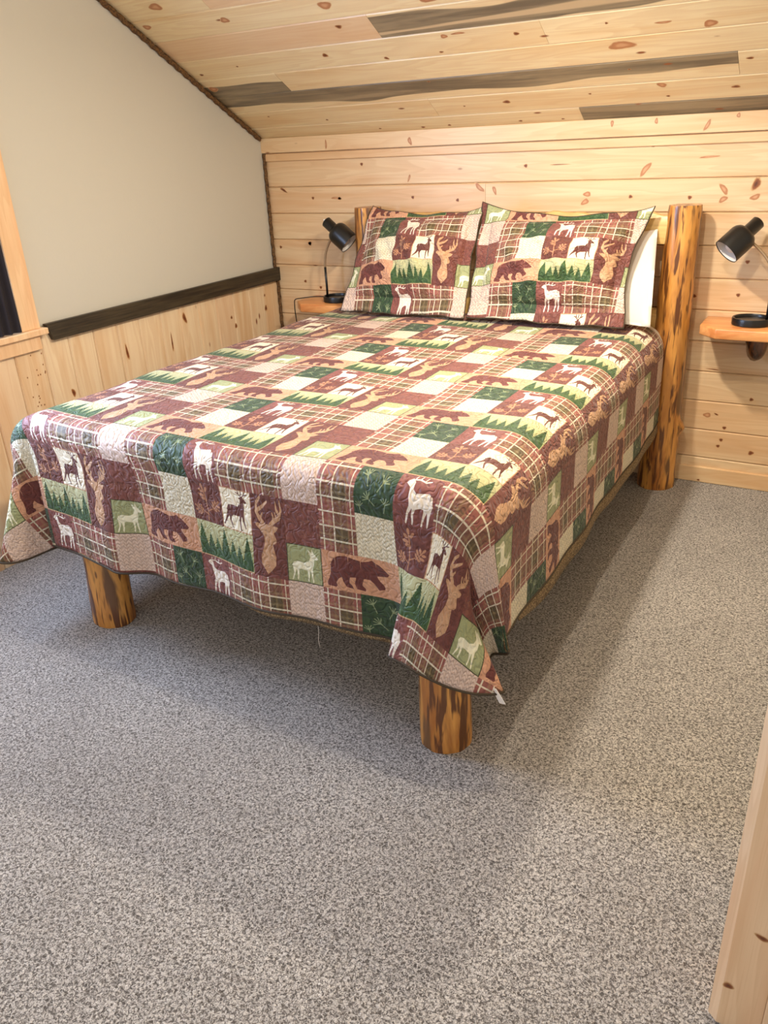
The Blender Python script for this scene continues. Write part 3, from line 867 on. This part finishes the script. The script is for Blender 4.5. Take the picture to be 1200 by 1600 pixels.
# outward offset of the hanging corners as the cloth runs from the side face (phi=0) to the foot face (90)
OR_ = [(0, (.02, 0.)), (5, (.09, -.015)), (10, (.15, -.01)), (15, (.15, -.05)), (20, (.09, -.11)), (26, (.04, -.16)), (33, (.08, -.10)), (40, (.20, -.02)), (48, (.33, .05)), (56, (.22, .13)), (66, (.07, .19)), (76, (-.06, .22)), (84, (-.14, .225)), (90, (-.19, .21))]
TUCK = [(1.88, (0., .02)), (1.95, (.05, .005)), (1.99, (.07, .02)), (2.03, (-.03, .07)), (2.065, (-.17, .15)), (2.09, (-.205, .19)), (2.12, (-.19, .21))]
OL_ = [(0, (.03, 0.)), (10, (.06, .02)), (20, (.04, .06)), (30, (.03, .18)), (40, (.08, .34)), (48, (.09, .40)), (56, (.03, .26)), (64, (.00, .02)), (71, (-.08, -.12)), (78, (-.10, -.12)), (84, (-.05, -.03)), (90, (0., .02))]
def open_up(off, s):      # the tuck beside the foot panel only opens low down
    return (off[0]*(sstep(-.06, .34, s) if off[0] < 0 else 1), off[1]*(.4+.6*sstep(-.05, .3, s)))
def catmull(tab, ph):
    n = len(tab)
    for i in range(n-1):
        if ph <= tab[i+1][0]+1e-9:
            t = (ph-tab[i][0])/(tab[i+1][0]-tab[i][0])
            p0 = tab[max(0, i-1)][1]; p1 = tab[i][1]; p2 = tab[i+1][1]; p3 = tab[min(n-1, i+2)][1]
            return tuple(.5*((2*p1[k])+(-p0[k]+p2[k])*t+(2*p0[k]-5*p1[k]+4*p2[k]-p3[k])*t*t+(-p0[k]+3*p1[k]-3*p2[k]+p3[k])*t**3) for k in (0, 1))
    return tab[-1][1]
def pos(a, b):
    A = a-XR0; Lf = XL0-a; B = YF0-b
    x = min(max(a, XL0), XR0); y = max(b, YF0)
    if A <= 0 and Lf <= 0 and B <= 0:
        return Vector((a, b, top_z(a, b)))
    if B <= 0:
        if A > 0:
            o_, d = prof(A, RR, .03); s = max(0, A-RR*PI/2)
            return Vector((XR0+o_+side_wave(b, s)*(1 if b > YF0+.0 else 1)*sstep(0, .12, b-YF0)+taper(b)*min(1, A/.12), b, top_z(XR0, b)-d))
        o_, d = prof(Lf, RL, .10)
        return Vector((XL0-o_, b, top_z(XL0, b)-d))
    if A <= 0 and Lf <= 0:
        o_, d = prof(B, RF, .02); s = max(0, B-RF*PI/2)
        env = sstep(0, .10, XR0-a)*sstep(0, .10, a-XL0)
        if a > 1.88 and s > 0:
            off = open_up(catmull(TUCK, a), s); sg = s*s/(s+.05); k = sstep(1.88, 1.95, a)
            m2 = min(.75, off[0]**2+off[1]**2); d2 = RF+s*math.sqrt(1-.55*m2)
            return Vector((a+off[0]*sg, YF0-RF-off[1]*sg-front_wave(a, s)*env, top_z(a, YF0)-d-(d2-d)*k))
        return Vector((a, YF0-o_-front_wave(a, s)*env, top_z(a, YF0)-d))
    right = A > 0
    E = A if right else Lf
    r = math.hypot(E, B); ph = math.degrees(math.atan2(B, E)); R0 = RR if right else RL
    c2 = math.sin(math.radians(ph))**2
    R = R0+(RF-R0)*c2
    q = R*PI/2; dirx, diry = math.cos(math.radians(ph)), math.sin(math.radians(ph))
    sx = 1 if right else -1
    cx = XR0 if right else XL0
    if r <= q:
        o_ = R*math.sin(r/R); d = R*(1-math.cos(r/R)); off = (0, 0)
    else:
        o_ = R; s = r-q
        off = catmull(OR_ if right else OL_, ph)
        if right:      # the middle of the corner is sucked in half way down, its tip swings out again
            k = math.exp(-((ph-42)/10)**2)*math.exp(-((s-.22)/.13)**2)
            off = (off[0]-.27*k, off[1]-.20*k)
        if right and ph > 48:
            o2 = open_up(off, s); k = sstep(48, 60, ph)
            off = (off[0]+(o2[0]-off[0])*k, off[1]+(o2[1]-off[1])*k)
        m2 = min(.75, off[0]**2+off[1]**2)
        sg = s*s/(s+.05)       # folds grow in from the shoulder
        d = R+s*math.sqrt(1-.55*m2)
        off = (off[0]*sg, off[1]*sg)
    tp = taper(YF0)*min(1, r/.12)*(1-c2) if right else 0
    return Vector((cx+sx*(o_*dirx+off[0])+tp, YF0-(o_*diry+off[1]), top_z(cx, YF0)-d))

def rmax(ph, E, B, n=3.2):
    p = math.radians(ph)
    return ((math.cos(p)/E)**n+(math.sin(p)/B)**n)**(-1/n)
Vq = []; Fq = []; UVq = []; key = {}
def vid(a, b):
    k = (round(a, 6), round(b, 6))
    if k not in key:
        key[k] = len(Vq); Vq.append(pos(a, b)); UVq.append(uvmap(a, b))
    return key[k]
def sampled(lo, hi, n): return [lo+(hi-lo)*i/n for i in range(n+1)]
NR, NF = 40, 40
nx = 110; ny = 130
ax = sampled(XL0, XR0, nx); by = sampled(YF0, YH, ny)
t_ = [i/NR for i in range(NR+1)]
hemF = lambda a: BF+.006*math.sin(a*7.)+.010*sstep(1.6, 2.1, a)
hemR = lambda b: AR+.003*math.sin(b*6.)
def quadgrid(f, ni, nj, flip=False):
    for i in range(ni):
        for j in range(nj):
            q = [f(i, j), f(i+1, j), f(i+1, j+1), f(i, j+1)]
            w_ = []
            for k in q:
                if k not in w_: w_.append(k)
            if len(w_) < 3: continue
            Fq.append(tuple(reversed(w_)) if flip else tuple(w_))
quadgrid(lambda i, j: vid(ax[i], by[j]), nx, ny)
quadgrid(lambda i, j: vid(XR0+t_[i]*hemR(by[j]) if j else XR0+t_[i]*rmax(0, hemR(YF0), hemF(XR0)), by[j]), NR, ny)
quadgrid(lambda i, j: vid(XL0-t_[i]*AL, by[j]), NR, ny, True)
quadgrid(lambda i, j: vid(ax[i], YF0-t_[j]*(hemF(ax[i]))), nx, NF, True)
NPH = 150
def cornr(i, j):
    ph = 90*i/NPH; r = t_[j]*rmax(ph, hemR(YF0), hemF(XR0))
    if j == 0: return vid(XR0, YF0)
    if i == 0: return vid(XR0+t_[j]*rmax(0, hemR(YF0), hemF(XR0)), YF0)
    if i == NPH: return vid(XR0, YF0-t_[j]*hemF(XR0))
    p = math.radians(ph); return vid(XR0+r*math.cos(p), YF0-r*math.sin(p))
quadgrid(cornr, NPH, NR, True)
def cornl(i, j):
    ph = 90*i/NPH; r = t_[j]*rmax(ph, AL, hemF(XL0))
    if j == 0: return vid(XL0, YF0)
    if i == 0: return vid(XL0-t_[j]*AL, YF0)
    if i == NPH: return vid(XL0, YF0-t_[j]*hemF(XL0))
    p = math.radians(ph); return vid(XL0-r*math.cos(p), YF0-r*math.sin(p))
quadgrid(cornl, NPH, NR)
qe = empty('quilt', (1.45, -1.2, QT))
tag(qe, 'patchwork quilt printed with bears, deer and pine trees spread over the log bed', 'quilt')
Q0 = Vector(qe.location)
def cloth(name, V, F, UV, mats, parent, th, off=-1.):
    o = mkobj(name, V, F, mats, parent, True, UV)
    bm = bmesh.new(); bm.from_mesh(o.data); bmesh.ops.recalc_face_normals(bm, faces=bm.faces[:]); 
    up = sum(f.normal.z*f.calc_area() for f in bm.faces)
    if up < 0: bmesh.ops.reverse_faces(bm, faces=bm.faces[:])
    bm.to_mesh(o.data); bm.free()
    for p_ in o.data.polygons: p_.use_smooth = True
    md = o.modifiers.new('thickness', 'SOLIDIFY'); md.thickness = th; md.offset = off
    if len(mats) > 1: md.material_offset = 1; md.material_offset_rim = 1
    return o
cloth('patchwork_top', [v-Q0 for v in Vq], Fq, UVq, [M['quilt'], M['back']], qe, .007)
# binding round the hem
hem = []
for j in range(ny, 0, -1): hem.append(pos(XR0+hemR(by[j]), by[j]))
for i in range(0, NPH+1): 
    ph = 90*i/NPH; r = rmax(ph, hemR(YF0), hemF(XR0)); p = math.radians(ph)
    hem.append(pos(XR0+r*math.cos(p)+1e-7, YF0-r*math.sin(p)-1e-7))
for i in range(nx-1, 0, -1): hem.append(pos(ax[i], YF0-hemF(ax[i])))
for i in range(NPH, -1, -1):
    ph = 90*i/NPH; r = rmax(ph, AL, hemF(XL0)); p = math.radians(ph)
    hem.append(pos(XL0-r*math.cos(p)-1e-7, YF0-r*math.sin(p)-1e-7))
for j in range(1, ny+1): hem.append(pos(XL0-AL, by[j]))
mb = MB(); mb.tube([h-Q0 for h in hem], .0036, 8)
mb.build('binding', M['binding'], qe, smooth=True)
# strip of the khaki reverse hanging a little lower along the right side and the foot
bv = []; bf = []
path = [(XR0+hemR(b), b, 'r') for b in by[::-1][:-10]]
for k, (a, b, _) in enumerate(path):
    p0 = pos(a, b)-Q0; lo = .050+.004*math.sin(b*11)
    lo *= sstep(-2.16, -1.85, b)
    bv += [p0+Vector((-.006, 0, .02)), p0+Vector((.0, 0, -lo*.5)), p0+Vector((.003, 0, -lo))]
for k in range(len(path)-1):
    for j in range(2): bf.append((3*k+j, 3*k+j+1, 3*k+j+4, 3*k+j+3))
path2 = [a for a in ax if a > 1.35 and a < 2.06]
o0 = len(bv)
for a in path2:
    p0 = pos(a, YF0-hemF(a))-Q0; lo = .022*sstep(1.35, 1.6, a)
    bv += [p0+Vector((0, .006, .02)), p0+Vector((0, .006, -lo*.5)), p0+Vector((0, .012, -lo))]
for k in range(len(path2)-1):
    for j in range(2): bf.append((o0+3*k+j, o0+3*k+j+1, o0+3*k+j+4, o0+3*k+j+3))
cloth('reverse_hem', bv, bf, [(0, 0)]*len(bv), [M['back']], qe, .003)['label'] = 'khaki pebbled reverse side of the quilt showing below the hem'
# white care tag at the right foot corner
ph = 50; r = rmax(ph, hemR(YF0), hemF(XR0)); p = math.radians(ph)
tp = pos(XR0+r*math.cos(p), YF0-r*math.sin(p))-Q0
mb = MB()
d = Vector((.018, -.004, -.030)); wv = Vector((.010, -.004, .004))
vs = []
for t in (0, .0012):
    for k, (f, w_) in enumerate(((0, .55), (.5, .9), (1., 1.))):
        for s_ in (-1, 1): vs.append(tp+Vector((-.012, 0, .016))+d*(f*1.3)+wv*s_*w_+Vector((0, -t-.006+.002*k, 0)))
fs = [(0, 1, 3, 2), (2, 3, 5, 4), (6, 8, 9, 7), (8, 10, 11, 9), (0, 2, 8, 6), (2, 4, 10, 8), (1, 7, 9, 3), (3, 9, 11, 5), (4, 5, 11, 10), (0, 6, 7, 1)]
mb.add(vs, fs); mb.build('care_tag', M['plastic'], qe)['label'] = 'small white tag at the corner'
# loose thread
tx = 1.735; h0 = pos(tx, YF0-hemF(tx))-Q0
mb = MB(); mb.tube([h0+Vector((.0, .012, .0)), h0+Vector((.003, .014, -.04)), h0+Vector((0, .012, -.075)), h0+Vector((.002, .013, -.10))], .0007, 6)
mb.build('loose_thread', M['white'], qe, smooth=True)

# ------------------------------------------------------------------ pillows
PP = Vector((0, -.46, .80)); PD = Vector((0, .26, .45)).normalized(); PN = Vector((0, -PD.z, PD.y))
def sham(name, C4, uvA, label, bulge, seed, edges):
    """C4: TL,TR,BL,BR in plane coordinates (x, t); uvA: affine for the print"""
    rnd = random.Random(seed); TL, TR, BL, BR = [Vector(c) for c in C4]
    loc = Vector(((BL.x+BR.x)/2, PP.y, PP.z))
    e = empty(name, loc)
    tag(e, label, 'pillow', 'patchwork shams on the bed')
    topd, botd, lefd, rigd = edges
    def plane(s, t):
        a = TL.lerp(TR, s); b = BL.lerp(BR, s); p = b.lerp(a, t)
        p.y += .006*max(0, 1-t/.10)**1.2
        p.y += -topd*math.sin(PI*s)**.8*t**3 + botd*math.sin(PI*s)*(1-t)**3
        p.x += lefd*math.sin(PI*t)*(1-s)**3 - rigd*math.sin(PI*t)*s**3
        return p
    fw, fh = .075, .10
    def height(s, t, side):
        bs = min((s-fw)/(1-2*fw), 1-(s-fw)/(1-2*fw)); bt = min((t-fh)/(1-2*fh), 1-(t-fh)/(1-2*fh))
        body = 0
        if bs > 0 and bt > 0:
            body = (math.sin(PI*min(.5, bs*.95)))**.55*(math.sin(PI*min(.5, bt*.95)))**.6
        fl = 0
        ed = min(s/fw, (1-s)/fw, t/fh, (1-t)/fh)
        if ed < 1:
            w_ = (1-ed)
            fl = w_*((.010 if t > .5 else .004)*math.sin(s*(17 if t > .5 else 13)+seed)+.008*math.sin(t*17+seed*2))-.010*w_
        wr = .0045*math.sin(s*23+t*11+seed)+.0035*math.sin(t*31-s*17)+.003*math.sin(s*47+t*29)
        if side > 0: return body*(bulge+wr*2)+fl+.006
        return -body*bulge*.40+fl-.0
    n, m = 84, 60
    def mesh(s0, s1, t0, t1):
        pass
    V, F, U = [], [], []
    for side in (1, -1):
        for j in range(m+1):
            for i in range(n+1):
                s, t = i/n, j/m
                p = plane(s, t); h = height(s, t, side)
                q_ = Vector((p.x, PP.y, PP.z))+PD*p.y+PN*h-loc
                if t < fh:      # the bottom hem curls forward and down on to the quilt
                    c_ = (1-t/fh)**1.3*(.034+.004*math.sin(s*11+seed)+.003*math.sin(s*29))
                    q_ += Vector((0, -.75*c_, -.66*c_))
                V.append(q_)
                # the print is pulled over the bulge
                U.append((uvA[0][0]+uvA[0][1]*p.x+uvA[0][2]*p.y, uvA[1][0]+uvA[1][1]*p.x+uvA[1][2]*p.y))
    off = (n+1)*(m+1)
    isfl = lambda i, j: (i+.5)/n < fw or (i+.5)/n > 1-fw or (j+.5)/m < fh or (j+.5)/m > 1-fh
    Fb, Ff = [], []
    for j in range(m):
        for i in range(n):
            a = j*(n+1)+i; q = (a, a+1, a+n+2, a+n+1)
            (Ff if isfl(i, j) else Fb).append(q)
            (Ff if isfl(i, j) else Fb).append(tuple(off+k for k in reversed(q)))
    for i in range(n):
        Ff.append((i+1, i, off+i, off+i+1)); a = m*(n+1)+i; Ff.append((a, a+1, off+a+1, off+a))
    for j in range(m):
        a = j*(n+1); Ff.append((a, a+n+1, off+a+n+1, off+a)); a += n; Ff.append((a+n+1, a, off+a, off+a+n+1))
    def compact(F_):
        mp = {}; v2 = []; u2 = []; f2 = []
        for f in F_:
            for k in f:
                if k not in mp: mp[k] = len(v2); v2.append(V[k]); u2.append(U[k])
            f2.append(tuple(mp[k] for k in f))
        return v2, f2, u2
    v2, f2, u2 = compact(Fb); mkobj('pillow_body', v2, f2, M['quilt'], e, True, u2)
    v2, f2, u2 = compact(Ff); mkobj('flange', v2, f2, M['quilt'], e, True, u2)
    # dark piping on the outer edge
    ring = []
    for i in range(n): ring.append(V[i])
    for j in range(m): ring.append(V[j*(n+1)+n])
    for i in range(n, 0, -1): ring.append(V[m*(n+1)+i])
    for j in range(m, 0, -1): ring.append(V[j*(n+1)])
    mb = MB(); mb.tube([r_-PN*.003 for r_ in ring], .0035, 6, closed=True); mb.build('piping', M['binding'], e, smooth=True)
    return e
sham('pillow_sham', [(.775, .552), (1.380, .545), (.728, .038), (1.388, .040)], ((-15.68, 9.57, .588), (-.28, -.1135, 2.861)),
     'left patchwork pillow sham leaning on the headboard beside the left lamp', .085, 3, (.040, 0, .0, .02))
sham('pillow_sham', [(1.368, .556), (2.140, .535), (1.405, .046), (2.112, .036)], ((-15.21, 8.847, -.224), (-.39, -.108, 3.368)),
     'right patchwork pillow sham leaning on the headboard in front of a white pillow', .095, 8, (.052, 0, .0, .045))
# white pillow behind the right sham
wp = empty('bed_pillow', (1.85, -.32, .80)); tag(wp, 'plain white pillow standing behind the right patchwork sham by the bedpost', 'pillow')
V, F = [], []; n, m = 40, 30
C4 = [Vector((1.50, .44)), Vector((2.150, .475)), Vector((1.50, .10)), Vector((2.200, .050))]
for side in (1, -1):
    for j in range(m+1):
        for i in range(n+1):
            s, t = i/n, j/m; a = C4[0].lerp(C4[1], s); b = C4[2].lerp(C4[3], s); p = b.lerp(a, t)
            h = (math.sin(PI*s)*math.sin(PI*t))**.45*.032*side+.003*side*math.sin(s*20+t*9)
            p.y -= .03*math.sin(PI*s)*t
            V.append(Vector((p.x, PP.y, PP.z))+PD*p.y+PN*(h-.085)-Vector(wp.location))
off = (n+1)*(m+1)
for j in range(m):
    for i in range(n):
        a = j*(n+1)+i; F.append((a, a+1, a+n+2, a+n+1)); F.append((off+a+n+1, off+a+n+2, off+a+1, off+a))
for i in range(n):
    F.append((i+1, i, off+i, off+i+1)); a = m*(n+1)+i; F.append((a, a+1, off+a+1, off+a))
for j in range(m):
    a = j*(n+1); F.append((a, a+n+1, off+a+n+1, off+a)); a += n; F.append((a+n+1, a, off+a, off+a+n+1))
mkobj('pillowcase', V, F, M['white'], wp, True)

# ------------------------------------------------------------------ shelves
def shelf(cx, label):
    e = empty('wall_shelf', (cx, -.02, .79)); tag(e, label, 'shelf', 'corner-cut wall shelves beside the bed')
    mb = MB(); hw = .232; D = -.245
    out = [(-hw, .018), (-hw, -.165), (-hw+.075, D), (hw-.075, D), (hw, -.165), (hw, .018)]
    bm = bmesh.new()
    vb = [bm.verts.new((x, y, -.044)) for x, y in out]; vt = [bm.verts.new((x, y, 0)) for x, y in out]
    n = len(out)
    bm.faces.new(vt[::-1]) ; bm.faces.new(vb)
    for i in range(n): bm.faces.new((vb[i], vt[i], vt[(i+1) % n], vb[(i+1) % n]))
    bmesh.ops.recalc_face_normals(bm, faces=bm.faces[:])
    bmesh.ops.bevel(bm, geom=bm.edges[:], offset=.006, segments=3, affect='EDGES', profile=.5)
    me = bpy.data.meshes.new('board'); bm.to_mesh(me); bm.free(); me.materials.append(M['shelf'])
    for p_ in me.polygons: p_.use_smooth = True
    me.set_sharp_from_angle(angle=math.radians(35))
    o = bpy.data.objects.new('board', me); COL.objects.link(o); o.parent = e
    mb = MB(); r = [.052, .050, .046, .043, .040, .034, .024, .010]; z = [-.045, -.06, -.08, -.10, -.125, -.145, -.160, -.167]
    mb.tube([(-.02+.003*i, -.038-.0015*i, zz) for i, zz in enumerate(z)], r, 24, jitter=lambda i, k: 1+.06*math.sin(2*PI*k/24*3+i*.7)+.03*math.sin(2*PI*k/24*5+i))
    mb.build('bracket', M['bracket'], e, smooth=True)['label'] = 'dark varnished branch bracket'
    return e
shelf(2.602, 'right wall shelf with cut corners and dark branch bracket beside the bedpost')
shelf(.502, 'left wall shelf of orange pine between the bed and the room corner')

# ------------------------------------------------------------------ lamps
def lamp(base, stemx, axis, neck, label, cord=False, sw=None):
    e = empty('desk_lamp', base); tag(e, label, 'lamp', 'black gooseneck lamps on the wall shelves')
    b = Vector(base)
    mb = MB()
    mb.lathe([(0, .001), (.074, .001), (.078, .004), (.078, .026), (.076, .031), (.071, .031), (.069, .027), (.068, .020), (0, .020)], (0, 0, 0), n=48)
    mb.build('base', M['black'], e, smooth=True, sharp=40)
    sp = Vector((stemx, 0, .02))
    mb = MB(); mb.tube([sp, sp+Vector((0, 0, .065)), sp+Vector((-.002, 0, .155))], .0062, 14); mb.build('stem', M['black'], e, smooth=True)
    ax = Vector(axis).normalized(); nk = Vector(neck)-b      # point where the neck enters the shade
    p0 = sp+Vector((-.002, 0, .15)); p1 = p0+Vector((.0, 0, .12)); p3 = nk-ax*-.004; p2 = p3-Vector((math.copysign(.01, ax.x)*-1, 0, .05))*-1+Vector((0, 0, -.10))
    P = [(p0*(1-t)**3+p1*3*t*(1-t)**2+p2*3*t*t*(1-t)+p3*t**3) for t in (i/30 for i in range(31))]
    mb = MB(); mb.tube(P, .0058, 10, jitter=lambda i, k: 1+.05*(i % 2)); mb.build('gooseneck', M['chrome'], e, smooth=True)
    # shade: narrow socket cap then the wide cup, open at the end
    hd = nk
    mb = MB()
    mb.lathe([(0, -.060), (.022, -.060), (.0275, -.055), (.0275, -.004), (.031, .000), (.044, .006), (.053, .018), (.0565, .032), (.0565, .112), (.0545, .112), (.0545, .034), (.050, .022), (.0, .014)], hd, ax, 48)
    sh = mb.build('shade', M['black'], e, smooth=True, sharp=50)
    mb = MB(); mb.lathe([(.0540, .109), (.0540, .036), (.049, .024), (0, .018)], hd, ax, 40)
    mb.build('liner', M['inner'], sh, smooth=True)
    mb = MB(); mb.lathe([(0, .020), (.014, .022), (.014, .040), (.022, .055), (.030, .072), (.028, .088), (.016, .100), (0, .103)], hd, ax, 28)
    mb.build('bulb', M['inner'], sh, smooth=True)
    if sw:
        mb = MB(); s0 = hd-ax*.060; mb.lathe([(0, -.012), (.0045, -.012), (.006, -.006), (.006, .002)], s0, ax, 16)
        mb.build('switch', M['plastic'], sh, smooth=True)['label'] = 'white switch knob'
    if cord:
        mb = MB(); z = .005
        q = [Vector(v) for v in ((-.070, .03, .012), (-.10, .035, .012), (-.14, .03, .013), (-.185, .0, .013), (-.215, -.04, .012), (-.228, -.06, .012), (-.240, -.065, .004), (-.243, -.066, -.02), (-.243, -.066, -.06), (-.243, -.06, -.12), (-.243, -.05, -.30))]
        P = []
        for i in range(len(q)-1):
            a0 = q[max(0, i-1)]; a1 = q[i]; a2 = q[i+1]; a3 = q[min(len(q)-1, i+2)]
            for k in range(6):
                t = k/6; P.append(.5*((2*a1)+(a2-a0)*t+(2*a0-5*a1+4*a2-a3)*t*t+(3*a1-a0-3*a2+a3)*t**3))
        P.append(q[-1])
        mb.tube(P, .0028, 8); mb.build('cord', M['black'], e, smooth=True)
    return e
lamp((2.565, -.135, .790), .058, (-.569, -.469, -.621), (2.502, -.125, 1.158), 'right black gooseneck lamp on the shelf beside the bedpost, shade turned left', sw=False)
lamp((.505, -.135, .790), -.066, (.746, .066, -.627), (.512, -.140, 1.160), 'left black gooseneck lamp by the room corner, white switch on its cap', cord=True, sw=True)

# ------------------------------------------------------------------ light
def point(name, loc, power, color, r=.06):
    l = bpy.data.lights.new(name, 'POINT'); l.energy = power; l.color = color; l.shadow_soft_size = r
    o = bpy.data.objects.new(name, l); COL.objects.link(o); o.location = loc; return o
WARM = (1., .89, .75)
point('ceiling_light', (2.28, -1.95, 2.30), 40, WARM, .035)
def area(name, loc, d, sx, sy, power, color):
    l = bpy.data.lights.new(name, 'AREA'); l.shape = 'RECTANGLE'; l.size = sx; l.size_y = sy; l.energy = power; l.color = color
    o = bpy.data.objects.new(name, l); COL.objects.link(o); o.location = loc
    o.rotation_euler = Vector(d).to_track_quat('-Z', 'Y').to_euler(); return o
area('ceiling_light', (1.90, -1.12, 2.00), (0, -.1, -1), .10, .10, 24, WARM)
area('window_daylight', (.07, -2.45, 1.45), (1, .05, -.35), .70, 1.0, 45, (.50, .66, 1.))
w = bpy.data.worlds.new('room surroundings'); SC.world = w; w.use_nodes = True
bg = w.node_tree.nodes['Background']; bg.inputs[0].default_value = (.95, .92, .95, 1); bg.inputs[1].default_value = .66

vs_ = SC.view_settings
SC.display_settings.display_device = 'sRGB'
vs_.view_transform = 'Standard'; vs_.look = 'None'; vs_.gamma = 1; vs_.use_curve_mapping = False; vs_.exposure = .48
